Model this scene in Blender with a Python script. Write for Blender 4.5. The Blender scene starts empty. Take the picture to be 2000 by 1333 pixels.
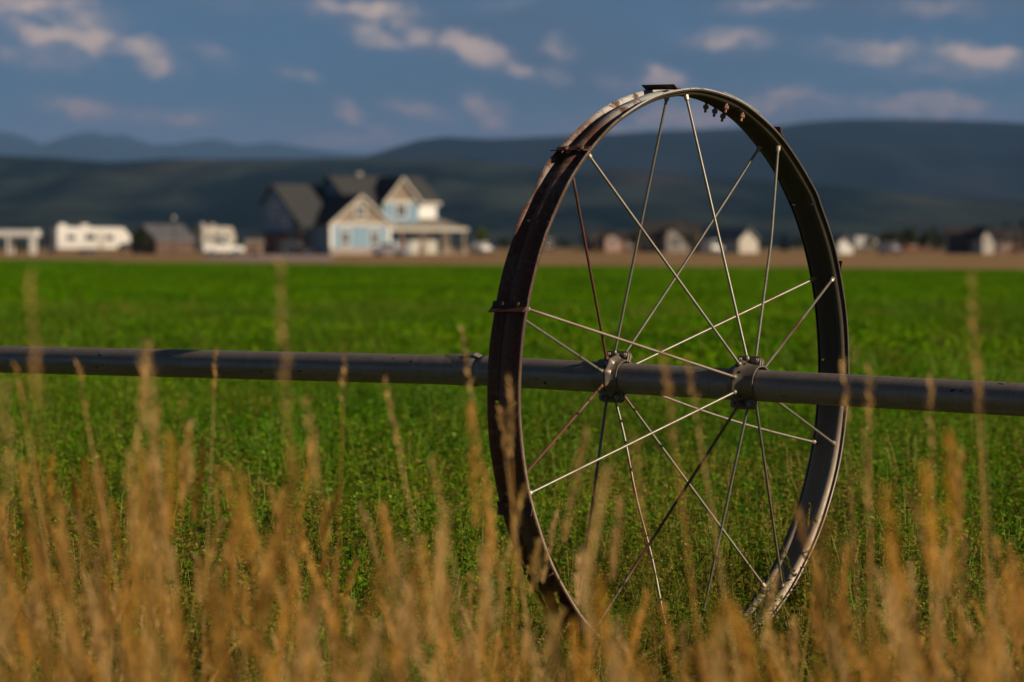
import bpy, bmesh, math, random
import numpy as np
from mathutils import Vector, Matrix
R_ = math.radians
rnd = random.Random(7)
nr = np.random.RandomState(11)
sc = bpy.context.scene
C = sc.collection
# ------------------------------------------------------------------ camera
F = 6700.0                      # focal length in pixels of a 2000 px wide frame
H = 1.372                       # camera height
PSI = 181.5 / F                 # pitch down
cam = bpy.data.cameras.new('camera'); cam_o = bpy.data.objects.new('camera', cam); C.objects.link(cam_o)
cam.sensor_width = 36; cam.lens = 36 * F / 2000
cam.clip_start = 0.1; cam.clip_end = 90000
cam_o.location = (0, 0, H); cam_o.rotation_euler = (math.pi / 2 - PSI, 0, 0)
cam.dof.use_dof = True; cam.dof.focus_distance = 11.35; cam.dof.aperture_fstop = 3.7
sc.camera = cam_o
# ------------------------------------------------------------------ light
SUN_EL, SUN_DIR = R_(20), Vector((0.906, -0.42, 0)).normalized()
sdir = Vector((SUN_DIR.x * math.cos(SUN_EL), SUN_DIR.y * math.cos(SUN_EL), math.sin(SUN_EL)))
sun = bpy.data.lights.new('sun', 'SUN'); sun_o = bpy.data.objects.new('sun', sun); C.objects.link(sun_o)
sun.energy = 5.0; sun.angle = R_(0.5); sun.color = (1.0, 0.82, 0.60)
sun_o.rotation_euler = sdir.to_track_quat('Z', 'Y').to_euler(); sun_o.location = (30, -20, 30)
sc.view_settings.view_transform = 'Standard'; sc.view_settings.look = 'None'
sc.view_settings.exposure = 0.0; sc.view_settings.gamma = 1.0
sc.cycles.max_bounces = 6; sc.cycles.diffuse_bounces = 3; sc.cycles.glossy_bounces = 3
sc.cycles.transparent_max_bounces = 6; sc.cycles.volume_bounces = 0
sc.cycles.use_denoising = True

class NT:
    """tiny node helper"""
    def __init__(s, tree): s.t = tree; s.n = tree.nodes; s.n.clear()
    def new(s, typ, **kw):
        n = s.n.new(typ)
        for k, v in kw.items():
            if k.startswith('i_'): n.inputs[int(k[2:])].default_value = v
            else: setattr(n, k, v)
        return n
    def link(s, a, b): s.t.links.new(a, b)
    def sock(s, node, i, v):
        if hasattr(v, 'is_output'): s.link(v, node.inputs[i])
        else: node.inputs[i].default_value = v
    def math(s, op, a, b=0.0, c=None, clamp=False):
        n = s.new('ShaderNodeMath', operation=op, use_clamp=clamp); s.sock(n, 0, a); s.sock(n, 1, b)
        if c is not None: s.sock(n, 2, c)
        return n.outputs[0]
    def vmath(s, op, a, b=(0, 0, 0)):
        n = s.new('ShaderNodeVectorMath', operation=op); s.sock(n, 0, a)
        if op != 'LENGTH': s.sock(n, 1, b)
        return n.outputs['Value'] if op in ('LENGTH', 'DOT_PRODUCT', 'DISTANCE') else n.outputs[0]
    def mix(s, f, a, b, blend='MIX'):
        n = s.new('ShaderNodeMix', data_type='RGBA', blend_type=blend)
        s.sock(n, 0, f); s.sock(n, 6, a); s.sock(n, 7, b); return n.outputs[2]
    def noise(s, vec, scale, detail=4, rough=.55, dist=0.0, col=False):
        n = s.new('ShaderNodeTexNoise'); s.link(vec, n.inputs['Vector'])
        n.inputs['Scale'].default_value = scale; n.inputs['Detail'].default_value = detail
        n.inputs['Roughness'].default_value = rough; n.inputs['Distortion'].default_value = dist
        return n.outputs['Color' if col else 'Fac']
    def ramp(s, f, lo, hi, a=0.0, b=1.0):
        n = s.new('ShaderNodeMapRange', interpolation_type='SMOOTHSTEP'); s.sock(n, 0, f)
        n.inputs[1].default_value = lo; n.inputs[2].default_value = hi; n.inputs[3].default_value = a; n.inputs[4].default_value = b
        return n.outputs[0]
    def scalev(s, vec, v):
        n = s.new('ShaderNodeMapping'); s.link(vec, n.inputs[0]); n.inputs['Scale'].default_value = v; return n.outputs[0]
def rgb(h):
    v = [int(h[i:i + 2], 16) / 255 for i in (0, 2, 4)]
    return tuple(x / 12.92 if x < .04045 else ((x + .055) / 1.055) ** 2.4 for x in v) + (1,)

# ------------------------------------------------------------------ world: sky with sunset-lit clouds
world = bpy.data.worlds.new('World'); sc.world = world; world.use_nodes = True
w = NT(world.node_tree)
STR = 0.10
tc = w.new('ShaderNodeTexCoord'); sep = w.new('ShaderNodeSeparateXYZ'); w.link(tc.outputs['Generated'], sep.inputs[0])
zz = w.math('MAXIMUM', sep.outputs[2], 0.0)
zup = w.math('ADD', w.math('MULTIPLY', zz, 1.4), 0.42)
comb = w.new('ShaderNodeCombineXYZ'); w.link(sep.outputs[0], comb.inputs[0]); w.link(sep.outputs[1], comb.inputs[1]); w.link(zup, comb.inputs[2])
vn = w.vmath('NORMALIZE', comb.outputs[0])
sky = w.new('ShaderNodeTexSky', sky_type='NISHITA'); sky.sun_disc = False
sky.sun_elevation = SUN_EL; sky.sun_rotation = math.atan2(SUN_DIR.x, SUN_DIR.y)
sky.air_density = 1.0; sky.dust_density = 0.4; sky.ozone_density = 1.5
w.link(vn, sky.inputs[0])
skyc = w.mix(1.0, sky.outputs[0], (0.60, 0.98, 1.10, 1), 'MULTIPLY')
# slope coordinates of the direction: right/forward, up/forward
ysafe = w.math('MAXIMUM', sep.outputs[1], 0.05)
u = w.math('DIVIDE', sep.outputs[0], ysafe); v = w.math('DIVIDE', sep.outputs[2], ysafe)
uv = w.new('ShaderNodeCombineXYZ'); w.link(u, uv.inputs[0]); w.link(v, uv.inputs[1])
uvs = w.scalev(uv.outputs[0], (1, 2.0, 1))
nz = w.noise(uvs, 42, 5, .6, 0, True); n1 = w.vmath('SUBTRACT', nz, (.5, .5, .5))
dn = w.new('ShaderNodeVectorMath', operation='SCALE'); w.link(n1, dn.inputs[0]); dn.inputs[3].default_value = 0.013
nz2 = w.noise(uvs, 170, 4, .6, 0, True); n2 = w.vmath('SUBTRACT', nz2, (.5, .5, .5))
dn2 = w.new('ShaderNodeVectorMath', operation='SCALE'); w.link(n2, dn2.inputs[0]); dn2.inputs[3].default_value = 0.006
uvd = w.vmath('ADD', w.vmath('ADD', uv.outputs[0], dn.outputs[0]), dn2.outputs[0])
CL = [  # centre px, centre py, half width, half height, slope, strength
 (60, 25, 150, 34, .05, 1.0), (130, 75, 110, 30, .10, .85), (90, 110, 120, 34, .1, .40), (290, 108, 62, 26, .45, .85), (410, 112, 46, 16, .3, .36),
 (720, 24, 95, 22, .08, 1.05), (730, 66, 60, 20, .2, .55), (820, 72, 34, 20, .5, .55), (935, 105, 75, 24, .38, .95), (1000, 140, 46, 18, .4, .6),
 (1090, 92, 32, 18, .3, .55), (1080, 148, 42, 18, .2, .42), (560, 135, 40, 12, .15, .3), (600, 152, 24, 12, .1, .4), (165, 205, 90, 22, .12, .7),
 (330, 222, 110, 18, .08, .5), (690, 216, 36, 15, .3, .55), (750, 248, 36, 14, .3, .4), (820, 212, 58, 17, .2, .62), (945, 212, 48, 20, .4, .78),
 (1080, 262, 200, 18, -.02, .30), (1210, 160, 50, 18, .1, .5), (1290, 158, 52, 20, .1, .6), (1420, 80, 90, 20, .05, .5), (1690, 98, 110, 18, .05, .8),
 (1905, 110, 80, 22, .10, .95), (1840, 135, 200, 26, .0, .35), (1560, 198, 120, 22, .10, .62), (1480, 212, 220, 26, .0, .62), (1300, 235, 90, 16, .1, .35),
 (1800, 212, 190, 22, .02, .62), (1340, 235, 110, 22, 0, .62), (1180, 245, 100, 18, 0, .55), (700, 270, 130, 16, .05, .45), (1420, 190, 60, 14, .2, .4), (560, 10, 240, 16, 0, .2), (640, 280, 150, 14, .02, .25), (1500, 10, 90, 14, 0, .4), (1830, 18, 120, 18, 0, .3), (980, 10, 60, 12, 0, .3)]
acc = None
for (px, py, rx, ry, sl, st) in CL:
    cx, cy = (px - 1000) / F, (485 - py) / F
    m = w.new('ShaderNodeMapping', vector_type='TEXTURE'); w.link(uvd, m.inputs[0])
    m.inputs['Location'].default_value = (cx, cy, 0); m.inputs['Rotation'].default_value = (0, 0, -math.atan(sl))
    m.inputs['Scale'].default_value = (rx * 1.25 / F, ry * 1.35 / F, 1)
    d = w.vmath('LENGTH', m.outputs[0]); g = w.ramp(d, 1.55, 0.0, 0.0, min(1.1, st * 1.3))
    acc = g if acc is None else w.math('MAXIMUM', acc, g)
wisp = w.noise(w.scalev(uvd, (1, 2.4, 1)), 26, 6, .62)
wisp2 = w.noise(w.scalev(uvd, (1, 2.0, 1)), 95, 5, .65)
mod = w.math('MULTIPLY', w.ramp(wisp, .30, .62, .42, 1.3), w.ramp(wisp2, .25, .70, .62, 1.2))
cl = w.math('MULTIPLY', acc, mod, clamp=True)
# generic thin cloud everywhere (other directions too): grey-blue veils, more to the upper right
veil = w.noise(w.scalev(uvd, (1, 3.2, 1)), 9, 5, .55)
right = w.math('ADD', w.math('MULTIPLY', u, 2.2), w.math('MULTIPLY', v, 4.0))
veilf = w.math('MULTIPLY', w.ramp(veil, .30, .70), w.ramp(right, -.12, .34, .05, .95), clamp=True)
hz = w.ramp(v, 0.050, 0.027, 0.0, .80)
base = w.mix(hz, skyc, tuple(x / STR for x in (.215, .22, .34)) + (1,))
base = w.mix(veilf, base, tuple(x / STR for x in (.085, .10, .165)) + (1,))
lowp = w.ramp(v, .062, .03)
ccol = w.mix(lowp, tuple(x / STR for x in (1.05, .72, .54)) + (1,), tuple(x / STR for x in (.60, .36, .36)) + (1,))
ccol = w.mix(w.ramp(cl, .10, .85, .85, 0), ccol, tuple(x / STR for x in (.27, .23, .33)) + (1,))
fin = w.mix(w.math('MULTIPLY', w.math('POWER', cl, 1.25), .95), base, ccol)
# sky above the view artificially dimmed and warmed to weaken the fill light
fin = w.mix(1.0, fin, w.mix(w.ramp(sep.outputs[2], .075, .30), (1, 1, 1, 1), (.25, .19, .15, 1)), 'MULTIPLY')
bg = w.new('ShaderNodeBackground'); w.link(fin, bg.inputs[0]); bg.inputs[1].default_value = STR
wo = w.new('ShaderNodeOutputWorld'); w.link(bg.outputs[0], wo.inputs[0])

# ------------------------------------------------------------------ materials
MATS = {}
def mat(name, base=(.5, .5, .5, 1), rough=.7, metal=0.0, build=None, spec=.5):
    if name in MATS: return MATS[name]
    m = bpy.data.materials.new(name); m.use_nodes = True; t = NT(m.node_tree)
    b = t.new('ShaderNodeBsdfPrincipled'); o = t.new('ShaderNodeOutputMaterial'); t.link(b.outputs[0], o.inputs[0])
    b.inputs['Base Color'].default_value = base; b.inputs['Roughness'].default_value = rough
    b.inputs['Metallic'].default_value = metal; b.inputs['Specular IOR Level'].default_value = spec
    if build: build(t, b, o)
    MATS[name] = m; return m
def bump(t, b, h, strength=.3, dist=.002):
    n = t.new('ShaderNodeBump'); n.inputs['Strength'].default_value = strength; n.inputs['Distance'].default_value = dist
    t.link(h, n.inputs['Height']); t.link(n.outputs[0], b.inputs['Normal'])
def objc(t): return t.new('ShaderNodeTexCoord').outputs['Object']

def m_varied(name, c1, c2, scale, rough=.8, bumpd=None, metal=0.0):
    def f(t, b, o):
        n = t.noise(objc(t), scale, 5, .6)
        t.link(t.mix(t.ramp(n, .32, .68), c1 + (1,), c2 + (1,)), b.inputs['Base Color'])
        if bumpd: bump(t, b, n, .5, bumpd)
    return mat(name, rough=rough, build=f, metal=metal)
def rim_build(t, b, o):
    co = objc(t)
    n1 = t.noise(co, 9, 6, .7); n2 = t.noise(co, 55, 5, .7); n3 = t.noise(co, 3.2, 3, .5); n4 = t.noise(co, 260, 3, .6)
    rust = t.mix(n2, (.11, .042, .026, 1), (.27, .11, .055, 1)); rust = t.mix(t.ramp(n4, .35, .7), rust, (.05, .024, .018, 1))
    galv = t.mix(n2, (.15, .13, .115, 1), (.30, .27, .24, 1))
    f = t.ramp(t.math('ADD', n1, t.math('MULTIPLY', t.math('SUBTRACT', n2, .5), .6)), .50, .60)
    # galvanised colour increases towards the top of the wheel
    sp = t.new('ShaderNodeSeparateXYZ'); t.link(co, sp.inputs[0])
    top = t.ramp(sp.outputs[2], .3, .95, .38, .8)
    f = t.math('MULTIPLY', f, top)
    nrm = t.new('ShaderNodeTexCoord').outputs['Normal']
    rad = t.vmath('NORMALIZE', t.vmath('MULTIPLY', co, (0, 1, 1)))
    inner = t.ramp(t.vmath('DOT_PRODUCT', nrm, rad), .1, -.1); upper_shade = t.ramp(sp.outputs[2], -.45, .10, 0, .8)  # shade of the unlit upper inside, painted into the rim colour
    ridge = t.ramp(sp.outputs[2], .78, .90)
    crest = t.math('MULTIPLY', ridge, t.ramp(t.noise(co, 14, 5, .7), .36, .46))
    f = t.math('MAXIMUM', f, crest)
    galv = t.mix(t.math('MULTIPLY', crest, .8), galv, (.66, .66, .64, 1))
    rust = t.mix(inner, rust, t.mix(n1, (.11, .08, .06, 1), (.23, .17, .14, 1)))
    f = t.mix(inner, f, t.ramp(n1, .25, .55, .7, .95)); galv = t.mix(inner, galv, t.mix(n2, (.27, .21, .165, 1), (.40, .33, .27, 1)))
    cc = t.mix(f, rust, galv); cc = t.mix(t.math('MULTIPLY', inner, upper_shade), cc, (.018, .018, .010, 1))
    t.link(cc, b.inputs['Base Color'])
    t.link(t.math('MULTIPLY', f, .3), b.inputs['Metallic'])
    t.link(t.ramp(n2, .2, .8, .42, .68), b.inputs['Roughness'])
    bump(t, b, n2, .35, .0012)
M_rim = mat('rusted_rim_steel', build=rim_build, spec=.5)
def lug_build(t, b, o):
    n = t.noise(objc(t), 60, 5, .7)
    t.link(t.mix(n, (.035, .018, .013, 1), (.12, .05, .03, 1)), b.inputs['Base Color']); bump(t, b, n, .4, .001)
M_lug = mat('dark_rust', rough=.7, build=lug_build)
def galv_build(dark, light, rustf):
    def f(t, b, o):
        co = objc(t); n = t.noise(co, 30, 5, .65); n2 = t.noise(co, 160, 3, .6); n0 = t.noise(co, 2.6, 3, .6)
        c = t.mix(n, dark + (1,), light + (1,)); c = t.mix(t.math('MULTIPLY', t.ramp(n2, .5, .75), .35), c, (.06, .045, .035, 1))
        if rustf: c = t.mix(t.ramp(n0, .60 - rustf, .72 - rustf), c, (.19, .07, .045, 1))
        t.link(c, b.inputs['Base Color']); t.link(t.ramp(n, .2, .8, .34, .52), b.inputs['Roughness']); bump(t, b, n2, .15, .0004)
    return f
M_spoke = mat('galvanised_spoke', metal=.45, build=galv_build((.17, .16, .125), (.33, .30, .24), .02))
def rs(t, b, o):
    n = t.noise(objc(t), 24, 5, .7); n0 = t.noise(objc(t), 2.3, 2, .5)
    c = t.mix(n, (.09, .03, .022, 1), (.24, .10, .07, 1)); c = t.mix(t.ramp(n0, .50, .62), c, (.26, .22, .17, 1))
    t.link(c, b.inputs['Base Color']); bump(t, b, n, .2, .0006)
M_spoke_r = mat('rusty_spoke', rough=.5, metal=.3, build=rs)
M_hub = mat('cast_hub_metal', metal=.5, build=galv_build((.13, .105, .08), (.30, .26, .21), 0))
M_bolt = mat('bolt_metal', metal=.5, build=galv_build((.30, .25, .18), (.5, .42, .3), 0))
M_rbolt = m_varied('rusty_bolt', (.16, .07, .04), (.36, .18, .10), 90, .6)
def pipe_build(t, b, o):
    co = objc(t)
    # object x runs along the pipe
    rings = t.noise(t.scalev(co, (95, 5, 5)), 1.0, 5, .7, .4)
    blot = t.noise(t.scalev(co, (14, 26, 26)), 1.0, 6, .72, .6)
    lng = t.noise(t.scalev(co, (1.3, 60, 60)), 1.0, 4, .6)
    c = t.mix(blot, (.17, .140, .118, 1), (.42, .36, .315, 1))
    c = t.mix(t.math('MULTIPLY', t.ramp(rings, .42, .72), .22), c, (.55, .48, .43, 1))
    c = t.mix(t.math('MULTIPLY', t.ramp(lng, .5, .75), .45), c, (.10, .085, .07, 1))
    spots = t.noise(t.scalev(co, (14, 30, 30)), 1.0, 3, .6)
    c = t.mix(t.ramp(spots, .675, .72), c, (.03, .026, .024, 1))
    t.link(c, b.inputs['Base Color']); t.link(t.ramp(rings, .3, .7, .30, .5), b.inputs['Roughness'])
    bump(t, b, t.math('ADD', t.math('MULTIPLY', rings, .35), blot), .5, .0010)
M_pipe = mat('weathered_aluminium', metal=.3, build=pipe_build)

def leaf_mat(name, cols, trans=.35, rough=.5, spec=.3, yellow=None):
    """foliage: colour differs from plant to plant; light passes through the blades"""
    m = bpy.data.materials.new(name); m.use_nodes = True; t = NT(m.node_tree)
    oi = t.new('ShaderNodeObjectInfo'); gi = t.new('ShaderNodeNewGeometry')
    c = t.mix(oi.outputs['Random'], cols[0] + (1,), cols[1] + (1,))
    r2 = t.math('FRACT', t.math('MULTIPLY', oi.outputs['Random'], 17.31))
    c = t.mix(t.math('MULTIPLY', t.ramp(r2, .6, 1.0), .8), c, cols[2] + (1,))
    at = t.new('ShaderNodeAttribute', attribute_name='tint'); c = t.mix(at.outputs['Fac'], c, cols[3] + (1,))
    n = t.noise(gi.outputs['Position'], .8, 3, .6)
    c = t.mix(t.ramp(n, .4, .75, 0, .5), c, cols[2] + (1,))
    nb = t.noise(t.scalev(gi.outputs['Position'], (1, .45, 1)), .16, 4, .6)
    c = t.mix(t.ramp(nb, .46, .66, 0, .55), c, tuple(k * .55 for k in cols[0]) + (1,))
    b = t.new('ShaderNodeBsdfPrincipled'); t.link(c, b.inputs['Base Color']); b.inputs['Roughness'].default_value = rough
    b.inputs['Specular IOR Level'].default_value = spec
    tr = t.new('ShaderNodeBsdfTranslucent'); t.link(t.mix(.25, c, yellow or (.26, .34, .004, 1)), tr.inputs[0])
    mx = t.new('ShaderNodeMixShader'); mx.inputs[0].default_value = trans; t.link(b.outputs[0], mx.inputs[1]); t.link(tr.outputs[0], mx.inputs[2])
    o = t.new('ShaderNodeOutputMaterial'); t.link(mx.outputs[0], o.inputs[0]); MATS[name] = m; return m
M_alf = leaf_mat('alfalfa_leaf', [(.040, .19, .001), (.10, .31, .001), (.30, .32, .015), (.32, .42, .03)], .35, .5, .22)
M_alfd = leaf_mat('ripening_alfalfa_leaf', [(.15, .17, .012), (.28, .25, .025), (.42, .30, .06), (.50, .42, .12)], .35, .55, .25, (.4, .34, .02, 1))
M_crop = leaf_mat('crop_leaf', [(.055, .19, .0005), (.10, .27, .0005), (.16, .28, .001), (.15, .28, .001)], .30, .7, .04)
M_dry = leaf_mat('dry_grass_blade', [(.94, .54, .09), (.17, .075, .012), (.95, .72, .36), (.30, .38, .006)], .44, .6, .25, (.78, .42, .06, 1))
M_stalk = leaf_mat('seed_head_straw', [(.84, .54, .20), (.66, .38, .11), (.88, .62, .30), (.50, .42, .10)], .35, .6, .2, (.55, .34, .12, 1))
M_weed = leaf_mat('weedy_green_blade', [(.16, .22, .010), (.34, .32, .03), (.56, .40, .09), (.60, .42, .12)], .32, .55, .3, (.3, .28, .04, 1))

# ------------------------------------------------------------------ mesh helpers
def link(name, me, m=None, parent=None):
    o = bpy.data.objects.new(name, me); C.objects.link(o)
    if m is not None and me is not None: me.materials.append(m)
    if parent is not None: o.parent = parent
    return o
def tag(o, label=None, cat=None, group=None, kind=None):
    for k, val in (('label', label), ('category', cat), ('group', group), ('kind', kind)):
        if val: o[k] = val
    return o
def thing(name, loc, rz, label, cat, group=None):
    o = bpy.data.objects.new(name, None); C.objects.link(o); o.location = loc; o.rotation_euler = (0, 0, rz)
    return tag(o, label, cat, group)
class MB:
    """collects geometry for one mesh object"""
    def __init__(s): s.v = []; s.f = []
    def add(s, vs, fs):
        k = len(s.v); s.v += [tuple(p) for p in vs]; s.f += [tuple(i + k for i in f) for f in fs]; return s
    def box(s, x0, x1, y0, y1, z0, z1):
        return s.add([(x0, y0, z0), (x1, y0, z0), (x1, y1, z0), (x0, y1, z0), (x0, y0, z1), (x1, y0, z1), (x1, y1, z1), (x0, y1, z1)],
                     [(0, 3, 2, 1), (4, 5, 6, 7), (0, 1, 5, 4), (1, 2, 6, 5), (2, 3, 7, 6), (3, 0, 4, 7)])
    def prism(s, poly, a, b, axis='y'):
        n = len(poly)
        f3 = {'y': lambda p, q: (p[0], q, p[1]), 'x': lambda p, q: (q, p[0], p[1]), 'z': lambda p, q: (p[0], p[1], q)}[axis]
        vs = [f3(p, a) for p in poly] + [f3(p, b) for p in poly]
        return s.add(vs, [tuple(range(n))[::-1], tuple(range(n, 2 * n))] + [(i, (i + 1) % n, n + (i + 1) % n, n + i) for i in range(n)])
    def tube(s, pts, r, n=10, cap=True, r2=None):
        pts = [Vector(p) for p in pts]; rings = []; up = None
        for i, p in enumerate(pts):
            d = (pts[min(i + 1, len(pts) - 1)] - pts[max(i - 1, 0)]).normalized()
            if up is None: up = d.orthogonal().normalized()
            up = (up - d * up.dot(d)).normalized(); sd = d.cross(up)
            rr = r[i] if isinstance(r, (list, tuple)) else r
            rings.append([p + (up * math.cos(2 * math.pi * k / n) + sd * math.sin(2 * math.pi * k / n)) * rr for k in range(n)])
        vs = [q for rg in rings for q in rg]
        fs = [(i * n + k, i * n + (k + 1) % n, (i + 1) * n + (k + 1) % n, (i + 1) * n + k) for i in range(len(pts) - 1) for k in range(n)]
        if cap: fs += [tuple(range(n))[::-1], tuple(range((len(pts) - 1) * n, len(pts) * n))]
        return s.add(vs, fs)
    def lathe_x(s, prof, n=40, wob=None):
        """profile [(x, r)] turned round the x axis"""
        vs = []
        for (x, r) in prof:
            for k in range(n):
                a = 2 * math.pi * k / n; rr = r + (wob(x, a) if wob else 0)
                vs.append((x, rr * math.sin(a), rr * math.cos(a)))
        return s.add(vs, [(i * n + k, i * n + (k + 1) % n, (i + 1) * n + (k + 1) % n, (i + 1) * n + k) for i in range(len(prof) - 1) for k in range(n)])
    def xf(s, M): s.v = [tuple(M @ Vector(p)) for p in s.v]; return s
    def build(s, name, m, parent=None, smooth=False, bevel=0, solid=0):
        me = bpy.data.meshes.new(name); me.from_pydata(s.v, [], s.f)
        bm = bmesh.new(); bm.from_mesh(me); bmesh.ops.recalc_face_normals(bm, faces=bm.faces); bm.to_mesh(me); bm.free()
        if smooth:
            me.polygons.foreach_set('use_smooth', [True] * len(me.polygons))
            try: me.set_sharp_from_angle(angle=R_(40))
            except Exception: pass
        o = link(name, me, m, parent)
        if solid: mo = o.modifiers.new('solid', 'SOLIDIFY'); mo.thickness = solid; mo.offset = 0
        if bevel: mo = o.modifiers.new('bevel', 'BEVEL'); mo.width = bevel; mo.segments = 2; mo.limit_method = 'ANGLE'
        return o
def quads(P, N, name, m, attr=None):
    """raw numpy mesh of quads: P (n,4,3)"""
    me = bpy.data.meshes.new(name); n = len(P)
    me.vertices.add(n * 4); me.vertices.foreach_set('co', P.reshape(-1).astype(np.float32))
    me.loops.add(n * 4); me.loops.foreach_set('vertex_index', np.arange(n * 4, dtype=np.int32))
    me.polygons.add(n); me.polygons.foreach_set('loop_start', np.arange(0, n * 4, 4, dtype=np.int32))
    me.update(calc_edges=True)
    if attr is not None:
        a = me.attributes.new('tint', 'FLOAT', 'POINT'); a.data.foreach_set('value', np.repeat(attr, 4).astype(np.float32))
    me.materials.append(m); return me

# ------------------------------------------------------------------ the ground
GY = [(-400, 0), (0, 0), (230, 0), (400, .62), (600, .80), (1000, .92), (3000, 1.2), (80000, 1.2)]
def gh(y): return float(np.interp(y, [a for a, _ in GY], [b for _, b in GY]))
def gx(px, Y): return (px - 1000) / F * Y
def field_edge(px): return F * 1.03 / (25.0 + 16.0 * px / 2000)       # distance of the crop's far edge
e0, e1 = field_edge(-1200), field_edge(3200)
EA = Vector((gx(-1200, e0), e0)); EB = Vector((gx(3200, e1), e1)); EN = (EB - EA).normalized(); EP = Vector((-EN.y, EN.x))
def past_edge(x, y): return (Vector((x, y)) - EA).dot(EP)            # >0 beyond the crop
def ground_build(t, b, o):
    geo = t.new('ShaderNodeNewGeometry'); pos = geo.outputs['Position']
    n1 = t.noise(pos, 2.2, 6, .65); n2 = t.noise(pos, .05, 5, .6); n3 = t.noise(t.scalev(pos, (1, .35, 1)), .16, 5, .65); n4 = t.noise(pos, 40, 4, .7)
    d = t.math('ADD', t.vmath('DOT_PRODUCT', pos, (EP.x, EP.y, 0)), -(EA.x * EP.x + EA.y * EP.y))
    soil = t.mix(n1, (.030, .040, .010, 1), (.075, .065, .022, 1)); soil = t.mix(n4, soil, (.05, .035, .018, 1))
    dry = t.mix(t.ramp(n3, .3, .7), (.34, .21, .095, 1), (.44, .28, .14, 1)); dry = t.mix(t.ramp(n2, .5, .68, 0, .4), dry, (.20, .16, .055, 1))
    dry = t.mix(t.ramp(n1, .35, .75, 0, .35), dry, (.20, .11, .045, 1))
    far = t.ramp(d, 700, 2200)
    dry = t.mix(far, dry, (.045, .055, .03, 1))
    c = t.mix(t.ramp(t.math('ADD', d, t.math('MULTIPLY', t.math('SUBTRACT', n3, .5), 46)), -3, 3), soil, dry)
    t.link(c, b.inputs['Base Color']); bump(t, b, n1, .6, .03)
M_ground = mat('field_ground', rough=.95, build=ground_build, spec=.1)
def sheet():
    ys = sorted(set([-400, -100, -30] + list(np.linspace(-10, 40, 26)) + [50, 70, 100, 150, 200, 230, 260, 300, 350, 400, 450, 500, 600, 800, 1000, 1500, 2000, 3000, 6000, 12000, 36000]))
    vs, fs = [], []; NX = 41
    for y in ys:
        wd = max(60, abs(y) * 1.2)
        for i in range(NX): vs.append((-wd + 2 * wd * i / (NX - 1), y, gh(y)))
    for j in range(len(ys) - 1):
        for i in range(NX - 1): a = j * NX + i; fs.append((a, a + 1, a + NX + 1, a + NX))
    b = MB(); b.add(vs, fs); o = b.build('ground', M_ground); tag(o, kind='structure'); return o
sheet()
# gravel driveway beside the blue house
M_gravel = m_varied('gravel', (.30, .22, .19), (.42, .32, .28), 1.5, .95)
b = MB(); pts = [(gx(395, 300), 300), (gx(650, 292), 292), (gx(655, 372), 372), (gx(520, 398), 398), (gx(400, 340), 340)]
vs = [(x, y, gh(y) + .02) for x, y in pts]; b.add(vs, [(0, 1, 2, 3, 4)]); o = b.build('driveway', M_gravel); tag(o, kind='structure')

# ------------------------------------------------------------------ hills and mountains
def hill_mat(name, c1, c2, c3, sc_):
    def f(t, b, o):
        pos = t.new('ShaderNodeNewGeometry').outputs['Position']
        pos = t.scalev(pos, (1, .30, 1.6)); n = t.noise(pos, 1 / sc_, 6, .62); n2 = t.noise(pos, 1 / (sc_ * 4.5), 4, .55); n3 = t.noise(pos, .02, 4, .6)
        c = t.mix(t.ramp(n, .42, .58), c1 + (1,), c2 + (1,)); c = t.mix(t.ramp(n2, .56, .70, 0, .8), c, c3 + (1,)); c = t.mix(t.ramp(n3, .4, .7, 0, .4), c, c1 + (1,))
        t.link(c, b.inputs['Base Color'])
    return mat(name, rough=1.0, build=f, spec=0.0)
def hill(name, prof, Y0, Y1, Y2, m, seed, rough=.10):
    """a mountain with a front slope from Y0 up to its ridge at Y1 and a back slope down to Y2"""
    r = np.random.RandomState(seed); NX, NF, NB = 260, 26, 6
    pxs = np.linspace(-900, 2900, NX); base = np.array(prof, float)
    ry = np.interp(pxs, base[:, 0], base[:, 1])
    ph = r.rand(12) * 6.28
    zr = H + (485 - ry) / F * Y1
    vs = []
    for j in range(NF + NB + 1):
        if j <= NF: t = j / NF; Y = Y0 + (Y1 - Y0) * t; g = 0.55 * t + 0.45 * math.sin(t * math.pi / 2) ** 2
        else: t = 1 - (j - NF) / NB; Y = Y1 + (Y2 - Y1) * (1 - t); g = t * t * (3 - 2 * t)
        for i, px in enumerate(pxs):
            x = (px - 1000) / F * Y1 * (0.8 + 0.2 * min(1, Y / Y1))
            w_ = math.sin(math.pi * min(1, g)) * rough * zr[i]
            n = sum(math.sin(px * k / 160 + ph[k] + j * .35 * (1 if k % 2 else -1)) / (k + 1) ** .8 for k in range(1, 9))
            vs.append((x, Y, 1.0 + (zr[i] - 1.0) * g + w_ * n * .5 + (r.rand() - .5) * zr[i] * .004))
    n = NX; fs = [(j * n + i, j * n + i + 1, (j + 1) * n + i + 1, (j + 1) * n + i) for j in range(NF + NB) for i in range(n - 1)]
    b = MB(); b.add(vs, fs); o = b.build(name, m, smooth=True); tag(o, kind='structure'); return o
M_h1 = hill_mat('forest_hill', (.004, .012, .012), (.050, .062, .046), (.20, .13, .09), 230)
M_h2 = hill_mat('forest_mountain', (.002, .006, .010), (.013, .020, .030), (.050, .043, .044), 380)
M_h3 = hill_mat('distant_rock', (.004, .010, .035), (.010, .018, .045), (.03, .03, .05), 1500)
hill('hills', [(-900, 300), (0, 304), (120, 310), (220, 318), (330, 311), (450, 312), (600, 310), (750, 308), (900, 312), (1050, 325), (1200, 330), (1350, 345), (1500, 350), (1700, 372), (2000, 390), (2900, 400)], 2600, 5200, 7000, M_h1, 3)
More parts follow.
